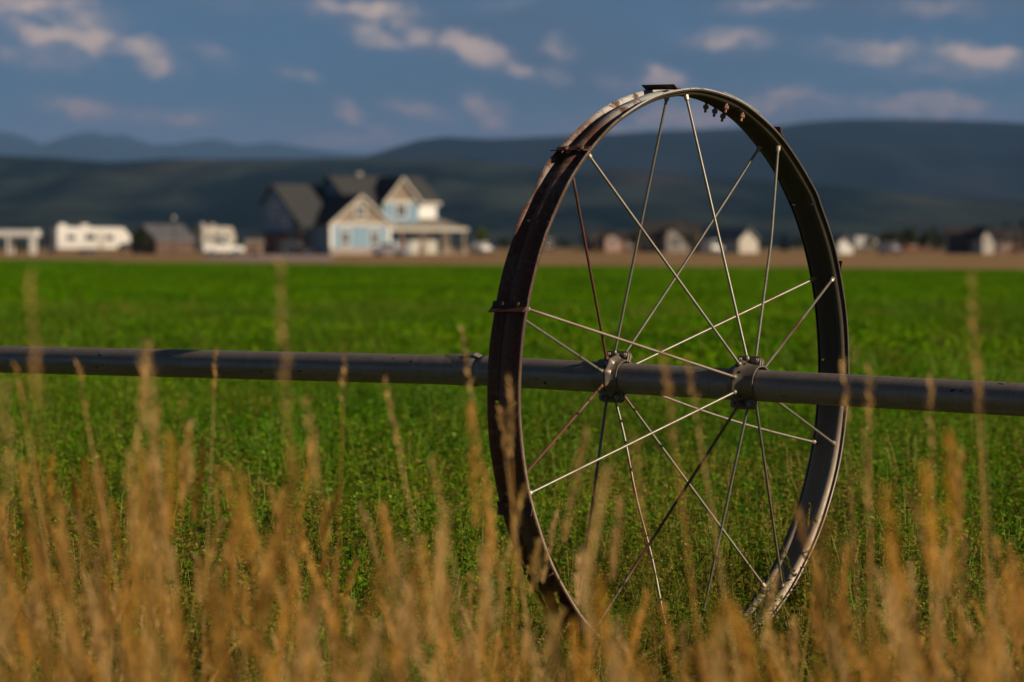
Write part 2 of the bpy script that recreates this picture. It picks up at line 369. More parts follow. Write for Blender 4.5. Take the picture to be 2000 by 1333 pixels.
hill('mountain', [(-900, 420), (400, 400), (600, 345), (700, 312), (760, 292), (820, 274), (870, 268), (960, 272), (1060, 268), (1180, 262), (1300, 256), (1420, 252), (1500, 250), (1580, 239), (1650, 234), (1750, 234), (1850, 236), (2000, 241), (2300, 250), (2900, 300)], 5200, 9500, 13000, M_h2, 5)
hill('distant_mountains', [(-900, 280), (-100, 268), (12, 259), (50, 268), (84, 283), (130, 276), (180, 255), (205, 266), (240, 262), (300, 284), (350, 281), (414, 271), (480, 285), (528, 277), (600, 290), (720, 302), (900, 320), (1200, 330), (2900, 320)], 15000, 26000, 29500, M_h3, 8, .05)

# ------------------------------------------------------------------ haze
def haze():
    b = MB(); b.box(-9000, 9000, -450, 31000, -1.5, 1400); me_o = b.build('haze', None)
    m = bpy.data.materials.new('haze_air'); m.use_nodes = True; t = NT(m.node_tree)
    p = t.new('ShaderNodeVolumePrincipled'); o = t.new('ShaderNodeOutputMaterial'); t.link(p.outputs[0], o.inputs['Volume'])
    p.inputs['Color'].default_value = (.26, .50, .95, 1); p.inputs['Density'].default_value = 4.8e-5; p.inputs['Anisotropy'].default_value = 0.0
    me_o.data.materials.append(m); tag(me_o, kind='stuff', label='thin blue haze over the valley', cat='haze')
haze()

# ------------------------------------------------------------------ far buildings
M_roof = m_varied('grey_shingle', (.036, .038, .042), (.062, .064, .068), 3, .9)
M_roofd = m_varied('dark_shingle', (.035, .028, .025), (.055, .045, .04), 3, .9)
M_proof = m_varied('weathered_porch_shingle', (.20, .18, .155), (.27, .25, .22), 3, .9)
M_blue = m_varied('blue_siding', (.17, .29, .41), (.21, .35, .48), .8, .7)
M_white = m_varied('white_paint', (.80, .80, .78), (.86, .86, .84), .8, .5)
M_cream = m_varied('cream_trim', (.46, .43, .37), (.54, .51, .45), .8, .6)
M_tan = m_varied('tan_shingle_siding', (.22, .17, .125), (.28, .22, .165), 1.2, .8)
M_brown = m_varied('brown_siding', (.10, .06, .045), (.15, .085, .06), 1, .8)
M_redb = m_varied('red_brown_timber', (.22, .07, .03), (.28, .10, .05), 1.5, .7)
M_stone = m_varied('grey_stone', (.28, .24, .21), (.40, .35, .31), 3, .9)
M_pink = m_varied('pinkish_stucco', (.42, .27, .22), (.50, .33, .27), 1, .8)
M_glass = mat('window_glass', (.05, .06, .07, 1), .08)
M_dark = m_varied('dark_paint', (.020, .022, .028), (.035, .036, .042), 2, .35)
M_silver = mat('silver_paint', (.45, .44, .47, 1), .3, .5)
M_tyre = mat('tyre_rubber', (.02, .02, .02, 1), .8)
M_hubcap = mat('wheel_alloy', (.6, .6, .6, 1), .2, .9)
M_greyroof = m_varied('metal_roof', (.11, .11, .125), (.16, .16, .18), 1, .5)

def gable_roof(b, x0, x1, y0, y1, ze, zp, axis='y', t=.22, ov=.4, ridge=None):
    """a roof of two slabs; axis = direction of its ridge"""
    if axis == 'x':
        c = (y0 + y1) / 2 if ridge is None else ridge; A0, A1, c0, c1 = x0 - ov, x1 + ov, y0, y1
    else:
        c = (x0 + x1) / 2 if ridge is None else ridge; A0, A1, c0, c1 = y0 - ov, y1 + ov, x0, x1
    sl0 = (zp - ze) / (c - c0); e = ze - sl0 * ov; zr = ze if ridge is None else zp - sl0 * (c1 - c)
    poly = [(c0 - ov, e), (c, zp), (c1 + ov, zr - sl0 * ov), (c1 + ov, zr - sl0 * ov + t), (c, zp + t * 1.3), (c0 - ov, e + t)]
    b.prism(poly, A0, A1, 'x' if axis == 'x' else 'y')
def window(root, x, z, w_, h_, y=0.0, axis='y', sgn=-1, trim=None):
    """framed sash window on a wall: axis y = wall faces local y"""
    def bx(a0, a1, d0, d1, z0, z1):
        m = MB()
        if axis == 'y': m.box(a0, a1, min(y + sgn * d0, y + sgn * d1), max(y + sgn * d0, y + sgn * d1), z0, z1)
        else: m.box(min(y + sgn * d0, y + sgn * d1), max(y + sgn * d0, y + sgn * d1), a0, a1, z0, z1)
        return m
    f = bx(x - w_ / 2 - .12, x + w_ / 2 + .12, .003, .07, z - .12, z + .003)
    for q in (bx(x - w_ / 2 - .12, x + w_ / 2 + .12, .003, .09, z + h_, z + h_ + .16), bx(x - w_ / 2 - .12, x - w_ / 2, .003, .07, z + .003, z + h_), bx(x + w_ / 2, x + w_ / 2 + .12, .003, .07, z + .003, z + h_), bx(x - w_ / 2 + .001, x + w_ / 2 - .001, .02, .06, z + h_ / 2 - .04, z + h_ / 2 + .04)):
        f.add(q.v, q.f)
    fo = f.build('window', trim or M_white, root)
    bx(x - w_ / 2, x + w_ / 2, .004, .03, z, z + h_).build('pane', M_glass, fo)

def at(px, Y): return (gx(px, Y), Y, gh(Y))

def blue_house():
    YAW = R_(35); S = 400 / F; base = at(645, 400)
    r = thing('house', (base[0], base[1], base[2] - .05), YAW, 'large two storey blue house with grey gabled roofs and a white trimmed front porch', 'house')
    # right/front coordinates: x along the front, y back into the house
    b = MB(); b.prism([(0, 0), (8.3, 0), (8.3, 3.6), (4.15, 6.8), (0, 3.6)], 0, 7, 'y'); b.build('front_wing', M_blue, r)
    b = MB(); b.prism([(3, 0), (11, 0), (11, 6.2), (7, 9.0), (3, 6.2)], 4.5, 17, 'x'); b.build('main_block', M_blue, r)
    b = MB(); b.prism([(5.2, 0), (11.8, 0), (11.8, 6.5), (9.2, 8.0), (5.2, 5.0)], -2, 3.1, 'x'); b.build('side_wing', M_blue, r)
    b = MB(); b.prism([(8.6, 3.2), (13.6, 3.2), (13.6, 6.2), (11.1, 8.9), (8.6, 6.2)], 1.9, 7, 'y'); b.build('bay_wall', M_blue, r)
    b = MB(); gable_roof(b, -.02, 8.32, -.02, 8, 3.65, 6.9, 'y', .16, .3); o = b.build('roof', M_roof, r)
    b = MB(); gable_roof(b, 4.48, 17.02, 3, 11, 6.3, 9.15, 'x'); b.build('roof', M_roof, r)
    b = MB(); gable_roof(b, -2.02, 3.4, 3.0, 11.82, 3.55, 8.15, 'x', ridge=9.2); b.build('roof', M_roof, r)
    b = MB(); gable_roof(b, 8.58, 13.62, 1.88, 7.5, 6.25, 9.05, 'y'); b.build('roof', M_roof, r)
    # bargeboards on the two lit gables and tan shingle infill
    def barge(x0, x1, y, ze, zp, wd=.42):
        c = (x0 + x1) / 2; sl = (zp - ze) / (c - x0); m = MB()
        m.prism([(x0 - .4, ze - .4 * sl - .1), (c, zp - .1), (c, zp + .26), (x0 - .4, ze - .4 * sl + .26)], y - .12, y, 'y')
        m.prism([(c + .002, zp - .1), (x1 + .4, ze - .4 * sl - .1), (x1 + .4, ze - .4 * sl + .26), (c + .002, zp + .26)], y - .12, y, 'y')
        m.build('bargeboard', M_cream, r)
    barge(0, 8.3, -.34, 3.65, 6.85); barge(8.6, 13.6, 1.45, 6.25, 9.0)
    b = MB(); b.prism([(.5, 3.9), (7.8, 3.9), (4.15, 6.7)], -.06, -.003, 'y'); b.build('gable_shingles', M_tan, r)
    b = MB(); b.prism([(9.1, 6.55), (13.1, 6.55), (11.1, 8.7)], 1.82, 1.897, 'y'); b.build('gable_shingles', M_tan, r)
    b = MB(); b.box(-.1, 8.4, -.14, -.005, 3.35, 3.85); b.build('trim_band', M_cream, r)
    b = MB(); b.box(8.5, 13.7, 1.76, 1.897, 6.1, 6.5); b.build('trim_band', M_cream, r)
    b = MB(); b.box(13.7, 17.3, 2.55, 2.70, 5.95, 6.3); b.build('fascia', M_cream, r)
    b = MB(); b.box(-.05, .35, -.06, -.004, .9, 3.35); b.build('corner_board', M_white, r)
    b = MB(); b.box(7.95, 8.35, -.06, -.004, .9, 3.35); b.build('corner_board', M_white, r)
    b = MB(); b.box(-.06, 8.36, -.09, -.004, 0, .9); b.build('stone_skirt', M_stone, r)
    for x in (2.1, 6.1): window(r, x, 1.2, 1.15, 1.55, 0)
    window(r, 4.15, 4.5, 1.2, 1.3, -.06)
    window(r, 11.1, 4.5, 1.5, 1.5, 1.9); window(r, 15.3, 4.4, 1.7, 1.5, 3); window(r, 9.6, 1.0, 1.1, 1.5, 3); window(r, 15.0, 1.0, 2.0, 1.6, 3)
    b = MB(); b.box(13.9, 16.8, 2.93, 2.996, 3.9, 5.95); b.build('white_panelling', M_white, r)
    b = MB(); b.box(13.2, 16.9, 2.93, 2.996, 0, 2.9); b.build('white_panelling', M_cream, r)
    b = MB(); b.box(11.5, 12.6, 2.9, 2.99, .15, 2.4); d = b.build('door', M_redb, r)
    b = MB(); b.box(11.6, 11.68, 2.82, 2.9, 1.1, 1.3); b.build('handle', M_hubcap, d)
    # porch
    b = MB(); b.add([(8.34, 3, 4.4), (8.34, .3, 3.15), (19.6, .3, 3.15), (17, 3, 4.4), (19.6, 8, 3.15), (17.02, 8, 4.4), (8.34, 3, 4.1), (8.34, .3, 2.85), (19.6, .3, 2.85), (17, 3, 4.1), (19.6, 8, 2.85), (17.02, 8, 4.1)],
        [(0, 1, 2, 3), (3, 2, 4, 5), (6, 9, 8, 7), (9, 11, 10, 8), (1, 7, 8, 2), (2, 8, 10, 4), (0, 6, 7, 1), (4, 10, 11, 5)]); b.build('porch_roof', M_proof, r)
    b = MB(); b.box(8.34, 19.64, .22, .297, 2.82, 3.2); b.build('fascia', M_cream, r)
    for (x, y) in ((10.3, .6), (13.3, .6), (16.3, .6), (19.2, .6), (19.2, 4), (19.2, 7.5)):
        m = MB(); m.box(x - .14, x + .14, y - .14, y + .14, 1.0, 2.86); m.box(x - .32, x + .32, y - .32, y + .32, .17, 1.0); m.build('porch_post', M_tan, r)
    b = MB(); b.box(8.36, 19.5, .2, 2.98, 0, .17); b.build('porch_deck', M_stone, r)
    # side wing: garage doors and windows on the shaded side
    m = MB(); m.box(-2, -1.8, 3.2, 3.4, 0, 3.5); m.build('porch_post', M_brown, r)
    m = MB(); m.box(-1.7, -.1, 5.12, 5.196, .05, 2.3); m.build('door', M_redb, r)
    for y in (7.0, 10.0):
        m = MB(); m.box(-2.08, -2.003, y - 1.3, y + 1.3, .05, 2.3)
        for k in range(1, 4): m.box(-2.11, -2.081, y - 1.3, y + 1.3, k * .57, k * .57 + .04)
        m.build('garage_door', M_redb, r)
    window(r, 9.2, 4.6, 1.1, 1.3, -2, 'x'); window(r, 6.9, 3.1, .9, 1.1, -2, 'x')
    b = MB(); b.prism([(5.4, 2.5), (11.6, 2.5), (11.6, 2.7), (5.4, 2.7)], -2.8, -2.01, 'x'); b.build('pent_roof', M_roofd, r)
    b = MB(); b.box(9.0, 9.7, 8.2, 8.9, 7.5, 9.9); b.build('chimney', M_stone, r)
blue_house()

def simple_house(name, px, Y, w_, d_, ze, zp, wall, roof, label, yaw=0, axis='x', cat='house', group=None, gab=None, wins=2, porch=False):
    x, y, z = at(px, Y); r = thing(name, (x, y, z - .05), yaw, label, cat, group)
    b = MB()
    if axis == 'x': b.prism([(0, 0), (d_, 0), (d_, ze), (d_ / 2, zp), (0, ze)], -w_ / 2, w_ / 2, 'x')
    else: b.prism([(-w_ / 2, 0), (w_ / 2, 0), (w_ / 2, ze), (0, zp), (-w_ / 2, ze)], 0, d_, 'y')
    b.build('wall', wall, r)
    b = MB(); gable_roof(b, -w_ / 2, w_ / 2, 0, d_, ze + .05, zp + .05, axis, .18, .35); b.build('roof', roof, r)
    for k in range(wins): window(r, -w_ / 2 + w_ * (k + .5) / wins, 1.0, min(1.1, w_ * .2), 1.1, 0)
    if wins > 1: m = MB(); m.box(-.45 + w_ * .12, .45 + w_ * .12, -.06, -.004, .05, 2.0); m.build('door', M_brown, r)
    if gab:   # a cross gable on the front
        gx0, gw, gz, gp, gm = gab
        b = MB(); b.prism([(gx0 - gw / 2, 0), (gx0 + gw / 2, 0), (gx0 + gw / 2, gz), (gx0, gp), (gx0 - gw / 2, gz)], -1.5, d_ / 2, 'y'); b.build('front_gable', gm, r)
        b = MB(); gable_roof(b, gx0 - gw / 2, gx0 + gw / 2, -1.5, d_ / 2, gz + .05, gp + .05, 'y', .18, .3); b.build('gable_roof', roof, r)
        window(r, gx0, 1.0, min(1.4, gw * .3), 1.2, -1.5)
    return r
simple_house('house', 342, 430, 5.4, 6, 1.8, 3.5, M_brown, M_greyroof, 'low brown house with a grey roof between white camper and white pickup', R_(38), wins=0)
simple_house('house', 1200, 560, 8.2, 9, 2.0, 3.2, M_brown, M_roofd, 'low dark brown house with a small pinkish gable, inside the wheel', R_(6), gab=(-.4, 2.6, 2.2, 3.0, M_pink), wins=3)
simple_house('house', 1302, 520, 8.6, 9, 2.4, 4.4, M_brown, M_roofd, 'tall dark roofed brown house with a pale gable, behind the wheel middle', R_(-8), gab=(1.6, 3.0, 2.9, 4.1, M_cream), wins=3)
simple_house('shed', 1366, 480, 1.9, 2.2, 1.0, 1.5, M_cream, M_greyroof, 'small cream shed beside the brown house with the pale gable', 0, 'y', 'shed', wins=0)
simple_house('barn', 1462, 470, 3.0, 9, 1.9, 3.2, M_cream, M_greyroof, 'long grey roofed barn with a cream gable end, in the right half of the wheel', R_(28), 'y', 'barn', wins=0)
simple_house('shed', 1652, 430, 1.8, 2.4, 1.4, 2.2, M_white, M_greyroof, 'small bright white gabled shed just right of the wheel rim', R_(10), 'y', 'shed', wins=0)
simple_house('barn', 1888, 430, 4.9, 5, 2.6, 3.15, M_dark, M_roofd, 'broad black barn with a low roof on the right side of the field', R_(-4), 'x', 'barn', wins=0)
simple_house('house', 1930, 425, 1.5, 5, 2.2, 3.2, M_cream, M_roofd, 'narrow pale gabled house against the end of the black barn', R_(10), 'y', 'house', wins=1)
simple_house('house', 1968, 450, 3.4, 6, 2.0, 3.2, M_brown, M_roofd, 'small brown house at the far right beyond the black barn', R_(-10), gab=(-.6, 1.4, 1.8, 2.5, M_pink), wins=1)
simple_house('shed', 496, 378, 1.4, 1.6, 1.15, 1.6, M_pink, M_tan, 'small tan shed against the shaded side of the blue house', 0, 'x', 'shed', wins=0)
simple_house('house', 1060, 640, 4.5, 6, 1.7, 2.6, M_brown, M_roofd, 'tiny dark house left of the wheel beyond the dry grass', R_(5), wins=2)
simple_house('house', 1420, 620, 5.0, 6, 1.8, 2.9, M_tan, M_greyroof, 'distant grey roofed house behind the cream gabled barn', R_(-5), wins=2)
simple_house('house', 1800, 640, 6.5, 6, 1.8, 2.8, M_redb, M_roofd, 'distant reddish house partly behind the dark trees on the right', R_(3), wins=2)
# white open carport at the far left
x, y, z = at(68, 415)
r = thing('carport', (x, y, z - .05), 0, 'white open carport with a deep flat beam at the far left of the field', 'carport')
m = MB(); m.box(-6.5, .1, 0, 4.5, 2.2, 2.95); m.build('roof', M_white, r)
m = MB(); m.box(-6.45, .05, .05, 4.45, 2.953, 3.1); m.build('roof_cap', M_greyroof, r)
for px_ in (-.65, -3.4, -6.2):
    for yy in (.1, 4.1): m = MB(); m.box(px_, px_ + (.62 if yy < 1 and px_ > -1 else .3), yy, yy + .3, 0, 2.2); m.build('post', M_white, r)

# ------------------------------------------------------------------ vehicles
def wheels(r, xs, wd, rad=.34):
    for xx in xs:
        for yy in (0.0, wd):
            m = MB(); m.lathe_x([(-.11, rad * .6), (-.11, rad), (.11, rad), (.11, rad * .6)], 20)
            wob = m.xf(Matrix.Translation((xx, yy, rad)) @ Matrix.Rotation(math.pi / 2, 4, 'Z')).build('wheel', M_tyre, r, smooth=True)
            m = MB(); m.lathe_x([(-.09, .001), (-.10, rad * .58), (.10, rad * .58), (.09, .001)], 16)
            m.xf(Matrix.Translation((xx, yy, rad)) @ Matrix.Rotation(math.pi / 2, 4, 'Z')).build('rim', M_hubcap, wob, smooth=True)
def vehicle(name, px, Y, L, kind, paint, label, cat, yaw=0, group=None):
    x, y, z = at(px, Y); r = thing(name, (x, y, z), yaw, label, cat, group); W = 1.8; h = L / 2
    if kind == 'camper':
        m = MB(); m.prism([(-h, .65), (h * .62, .65), (h * .66, 1.15), (h, 1.45), (h * .97, 2.2), (h * .80, 3.15), (-h, 3.25)], 0, 2.4, 'y'); m.build('body', paint, r, bevel=.08)
        for xx, w_, hh in ((-h * .62, .22 * h, .6), (-h * .1, .28 * h, .7), (h * .42, .2 * h, .6)):
            m = MB(); m.box(xx - w_ / 2, xx + w_ / 2, -.03, -.003, 1.7, 1.7 + hh); m.build('window', M_glass, r)
        m = MB(); m.box(h * .12, h * .26, -.035, -.003, .75, 2.6); m.build('door', M_cream, r)
        m = MB(); m.box(-h * .98, h * .6, -.02, -.002, 1.2, 1.32); m.build('stripe', M_silver, r)
        m = MB(); m.box(-h * .3, -h * .1, .8, 1.6, 3.26, 3.55); m.build('roof_vent', paint, r)
        m = MB(); m.box(-h * .9, -h * .7, .8, 1.6, 3.26, 3.6); m.build('roof_vent', paint, r)
        wheels(r, (-h * .2, -h * .02), 2.4, .38)
        m = MB(); m.box(h * .8, h * .84, 1.1, 1.25, 0, 1.3); m.build('landing_leg', M_dark, r)
        return r
    if kind == 'pickup':
        body = [(-h, .45), (h, .45), (h + .03, .95), (h * .55, 1.12), (h * .1, 1.16), (-h, 1.16)]
        cab = [(-h * .30, 1.161), (h * .30, 1.161), (h * .12, 1.82), (-h * .26, 1.84)]
        glass = [(-h * .24, 1.22), (h * .22, 1.22), (h * .08, 1.72), (-h * .22, 1.74)]
    else:
        top = 1.72 if kind == 'suv' else 1.45
        body = [(-h, .35), (h, .35), (h + .03, .75), (h * .55, .95), (-h * .9, 1.0), (-h - .02, .8)]
        cab = [(-h * (.88 if kind == 'suv' else .6), 1.0), (h * .48, .96), (h * .2, top), (-h * (.8 if kind == 'suv' else .35), top)]
        glass = [(-h * (.82 if kind == 'suv' else .5), 1.04), (h * .38, 1.02), (h * .16, top - .1), (-h * (.76 if kind == 'suv' else .32), top - .1)]
    m = MB(); m.prism(body, 0, W, 'y'); bo = m.build('body', paint, r, bevel=.06)
    m = MB(); m.prism(cab, .12, W - .12, 'y'); c = m.build('cabin', paint, r, bevel=.05)
    for yy in (.10, W - .117): m = MB(); m.prism(glass, yy, yy + .017, 'y'); m.build('side_window', M_glass, c)
    for yy in (.2, W - .5): m = MB(); m.box(h - .02, h + .05, yy, yy + .3, .66, .84); m.build('headlight', M_hubcap, r)
    m = MB(); m.box(-h * 1.01, h * 1.02, -.03, 0, .36, .46); m.build('sill', M_dark, r)
    wheels(r, (-h * .62, h * .62), W, .34)
    return r
vehicle('camper_trailer', 184, 405, 8.9, 'camper', M_white, 'long bright white fifth wheel camper trailer with small dark windows', 'camper', R_(20))
vehicle('camper_trailer', 428, 384, 4.0, 'camper', M_cream, 'cream camper standing right behind the white pickup', 'camper', R_(24))
vehicle('pickup_truck', 438, 372, 4.6, 'pickup', M_white, 'white pickup truck parked in front of the cream camper', 'pickup', R_(20))
vehicle('parked_car', 578, 375, 3.8, 'suv', M_dark, 'dark car parked by the shaded side of the blue house', 'car', R_(8))
vehicle('parked_car', 764, 368, 3.6, 'car', M_silver, 'silver car parked in front of the porch of the blue house', 'car', R_(14))
vehicle('parked_car', 952, 420, 2.6, 'car', M_white, 'white car half hidden beyond the small green tree right of the blue house', 'car', R_(60))
vehicle('camper_trailer', 1692, 880, 5.6, 'camper', M_white, 'small white camper behind the little white shed', 'camper', R_(4))
vehicle('parked_car', 1752, 400, 2.6, 'car', M_silver, 'silver car in the dry grass in front of the round dark trees', 'car', R_(62))
vehicle('parked_car', 1402, 440, 2.8, 'suv', M_white, 'white car between the cream shed and the cream gabled barn', 'car', R_(55))
# dark box trailer left of the camper
x, y, z = at(98, 420); r = thing('cargo_trailer', (x, y, z), 0, 'dark grey box trailer beside the rear end of the long white camper', 'trailer')
m = MB(); m.box(-.9, .95, 0, 2, .5, 2.5); m.build('box', M_dark, r, bevel=.06); wheels(r, (0,), 2, .34)
m = MB(); m.box(-.8, .85, -.03, -.003, .6, .75); m.build('stripe', M_silver, r)
# added post and pale globe standing for a blurred glint
x, y, z = at(340, 418); r = thing('glint_post', (x, y, z), 0, 'added slim post with a pale globe for a glint above the grey roofed brown house', 'glint globe')
m = MB(); m.tube([(0, 0, 0), (0, 0, 4.2)], [.07, .05], 10); m.build('post', M_dark, r)
m = MB(); m.lathe_x([(-.2 * math.cos(a * math.pi / 10), max(.002, .2 * math.sin(a * math.pi / 10))) for a in range(11)], 16); m.xf(Matrix.Translation((0, 0, 4.4))); m.build('globe', M_white, r, smooth=True)

# ------------------------------------------------------------------ trees
M_bark = m_varied('bark', (.07, .05, .035), (.12, .09, .06), 6, .9)
def tleaf(name, c):
    return leaf_mat(name, [tuple(k * .8 for k in c), c, tuple(k * 1.25 for k in c), tuple(k * .6 for k in c)], .25, .6, .2, (c[0] * 1.6, c[1] * 1.5, c[2], 1))
M_tg = tleaf('tree_leaf_green', (.12, .17, .020)); M_td = tleaf('tree_leaf_dark', (.050, .065, .020)); M_ty = tleaf('shrub_leaf_yellow', (.30, .20, .03)); M_tc = tleaf('conifer_needles', (.018, .032, .018))
def tree(name, px, Y, h, rad, kind, m, label, cat='tree', group=None):
    x, y, z = at(px, Y); r = thing(name, (x, y, z - .03), nr.rand() * 6, label, cat, group)
    t = MB(); th = h * (.95 if kind == 'cone' else .55)
    t.tube([(0, 0, 0), (.02 * h, 0, th * .5), (0, .02 * h, th)], [.035 * h, .025 * h, .006 * h], 8)
    if kind != 'cone':
        for k in range(5):
            a = k * 1.3; t.tube([(0, 0, th * (.45 + .1 * k)), (math.cos(a) * rad * .6, math.sin(a) * rad * .6, th * (.7 + .12 * k))], [.014 * h, .005 * h], 6)
    t.build('trunk', M_bark, r)
    n = 900; P = []
    cl = [(nr.uniform(-1, 1), nr.uniform(-1, 1), nr.uniform(0, 1), nr.uniform(.35, .6)) for _ in range(9)]
    for i in range(n):
        if kind == 'cone':
            q = nr.rand() ** .8; a = nr.rand() * 6.28; rr = rad * (1 - q) * (.55 + .45 * nr.rand()) * (1 + .25 * math.sin(q * 40)); c = np.array([rr * math.cos(a), rr * math.sin(a), h * (.08 + .92 * q)])
        else:
            k = cl[i % 9]; d = nr.normal(size=3); d /= np.linalg.norm(d); d *= nr.rand() ** .4 * k[3]
            c = np.array([k[0] * .55 + d[0], k[1] * .55 + d[1], 0]) * rad; c[2] = h * (.30 if kind == 'tree' else .12) + h * (.66 if kind == 'tree' else .8) * min(1, max(0, k[2] * .7 + .15 + d[2] * .5))
        e1 = nr.normal(size=3); e1 /= np.linalg.norm(e1); e2 = np.cross(e1, nr.normal(size=3)); e2 /= np.linalg.norm(e2); s = h * nr.uniform(.035, .065)
        P.append([c - e1 * s, c - e2 * s * .6, c + e1 * s, c + e2 * s * .6])
    link('crown', quads(np.array(P), 4, 'crown', m, nr.rand(n) * .6), None, r)
tree('tree', 940, 430, 3.4, 1.0, 'tree', M_tg, 'small round green tree right of the blue house')
tree('tree', 1757, 560, 3.8, 2.0, 'tree', M_td, 'broad dark green tree beyond the silver car on the right')
tree('tree', 1735, 600, 3.4, 1.5, 'tree', M_td, 'dark tree touching the left side of the broad dark tree')
tree('conifer_tree', 1826, 540, 4.0, 1.0, 'cone', M_tc, 'dark conifer left of the black barn')
tree('conifer_tree', 1965, 480, 4.2, .9, 'cone', M_tc, 'dark pointed conifer behind the brown house at the far right')
tree('conifer_tree', 1998, 500, 4.8, 1.2, 'cone', M_tc, 'tall conifer cut by the right edge of the picture')
tree('conifer_tree', 1532, 520, 3.0, .9, 'cone', M_tc, 'small conifer seen through the wheel beside the rim')
tree('tree', 1560, 520, 2.4, 1.4, 'tree', M_td, 'low dark tree behind the right rim of the wheel')
tree('tree', 1795, 500, 2.6, 1.2, 'tree', M_td, 'dark bush shaped tree between the broad tree and the conifer')
tree('shrub', 1128, 430, 1.1, .8, 'bush', M_ty, 'yellow shrub seen through the left edge of the wheel', 'shrub')
tree('shrub', 1168, 430, .9, .7, 'bush', M_ty, 'lower yellow shrub before the brown house with pinkish gable', 'shrub')
tree('tree', 1030, 560, 2.0, 1.2, 'tree', M_tg, 'low green tree beyond the left rim of the wheel')
tree('tree', 1495, 540, 2.2, 1.2, 'tree', M_td, 'low dark tree beside the cream gable end of the barn')
tree('tree', 270, 440, 2.6, 1.3, 'tree', M_td, 'dark tree behind the front end of the long white camper')
tree('tree', 300, 452, 3.4, 1.5, 'tree', M_td, 'taller dark tree behind the grey roofed brown house')
tree('tree', 385, 455, 3.8, 1.4, 'tree', M_td, 'dark tree rising behind the cream camper')
tree('shrub', 30, 425, 1.6, 2.2, 'bush', M_td, 'dark green shrub under the white carport', 'shrub')
tree('tree', 1105, 600, 2.4, 1.6, 'tree', M_td, 'dark tree left of the brown house with pinkish gable')
tree('tree', 1385, 600, 2.8, 1.8, 'tree', M_td, 'dark tree behind the small cream shed')
tree('tree', 1620, 560, 2.8, 1.3, 'tree', M_td, 'dark tree left of the small white shed')
tree('tree', 1700, 620, 2.8, 1.6, 'tree', M_td, 'dark tree behind the small white camper')

for px_, Y_, h_, r_, lab in ((1742, 470, 3.2, 1.7, 'round dark tree between the silver car and the white camper'), (1776, 480, 3.0, 1.5, 'round dark tree just right of the silver car'), (1812, 490, 2.8, 1.3, 'dark tree close before the conifer beside the black barn'),
                             (1842, 470, 2.4, 1.0, 'low dark tree at the left end of the black barn'), (1238, 500, 2.6, 1.3, 'dark tree between the two brown houses inside the wheel'), (1345, 505, 2.4, 1.2, 'dark tree right of the taller brown house'),
                             (1590, 480, 2.6, 1.3, 'dark tree hidden behind the right rim'), (275, 425, 2.6, 1.2, 'dark tree beside the nose of the long white camper'), (985, 470, 2.0, 1.0, 'low tree just left of the wheel rim')):
    tree('tree', px_, Y_, h_ * 1.2, r_ * 1.2, 'tree', M_td, lab)
# ------------------------------------------------------------------ the irrigation wheel line
def c2w(p):   # camera-frame (right, down, forward) -> world
    x, y, z = p; cp, sp = math.cos(PSI), math.sin(PSI)
    return Vector((x, z * cp - y * sp, H - y * cp - z * sp))
WC = c2w((.55779, .12839, 11.39313)); O0 = c2w((0, 0, 0))
AX = (c2w((.7942, .03027, -.6069)) - O0).normalized(); FAR = (c2w((.60718, 0, .79457)) - O0)
FAR = (FAR - AX * FAR.dot(AX)).normalized(); UPV = AX.cross(FAR); UPV = UPV if UPV.z > 0 else -UPV
MW = Matrix((AX, FAR, UPV)).transposed().to_4x4(); MW.translation = WC      # local x = axle, y = far, z = up
RW = .965; RP = .0518
line = bpy.data.objects.new('wheel_line', None); C.objects.link(line); line.matrix_world = MW
tag(line, 'rusty spoked steel wheel clamped on a long grey irrigation pipe above the green field', 'irrigation wheel line')
def cyl(a, x, r): a = R_(a); return Vector((x, r * math.sin(a), r * math.cos(a)))
# rim: corrugated band with two spoke grooves
prof = [(-.0640, .955), (-.0632, .9622), (-.0600, .9650), (-.0550, .9635), (-.0510, .9585), (-.0470, .9515), (-.0430, .9462), (-.0375, .9440), (-.0315, .9450), (-.0260, .9490), (-.0205, .9545), (-.0150, .9590), (-.0080, .9612), (0, .9618)]
prof = prof + [(-x, r) for x, r in prof[-2::-1]]
NA = 720
def wob(x, a):
    d = math.degrees(a) % 360
    o = .0012 * math.sin(a * 7 + 1) + .0008 * math.sin(a * 23 + x * 30)
    if x < 0: o += .0105 * (-x / .064) * (math.exp(-((d - 315) / 3.2) ** 2) - .55 * math.exp(-((d - 308) / 2.6) ** 2) + .5 * math.exp(-((d - 302) / 2.6) ** 2))
    if x > .03: o += .004 * math.exp(-((d - 48) / 2.5) ** 2)
    return o
b = MB(); b.lathe_x(prof, NA, wob)
me = bpy.data.meshes.new('rim'); 
holes = []
for a in (50, 86, 302, 266, 230, 14.5, 122, 158, 194): holes += [(a, 7), (a, len(prof) - 8)]
dead = set()
for a, j in holes:
    k = int(round(a / 360 * NA)); dead.add((j - 1, k)); dead.add((j, k))
keep = []
for fi, f in enumerate(b.f):
    if (fi // NA, fi % NA) in dead: continue
    keep.append(f)
# round the openings a little
b.f = keep
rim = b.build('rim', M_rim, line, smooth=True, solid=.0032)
rim.modifiers['solid'].offset = -1
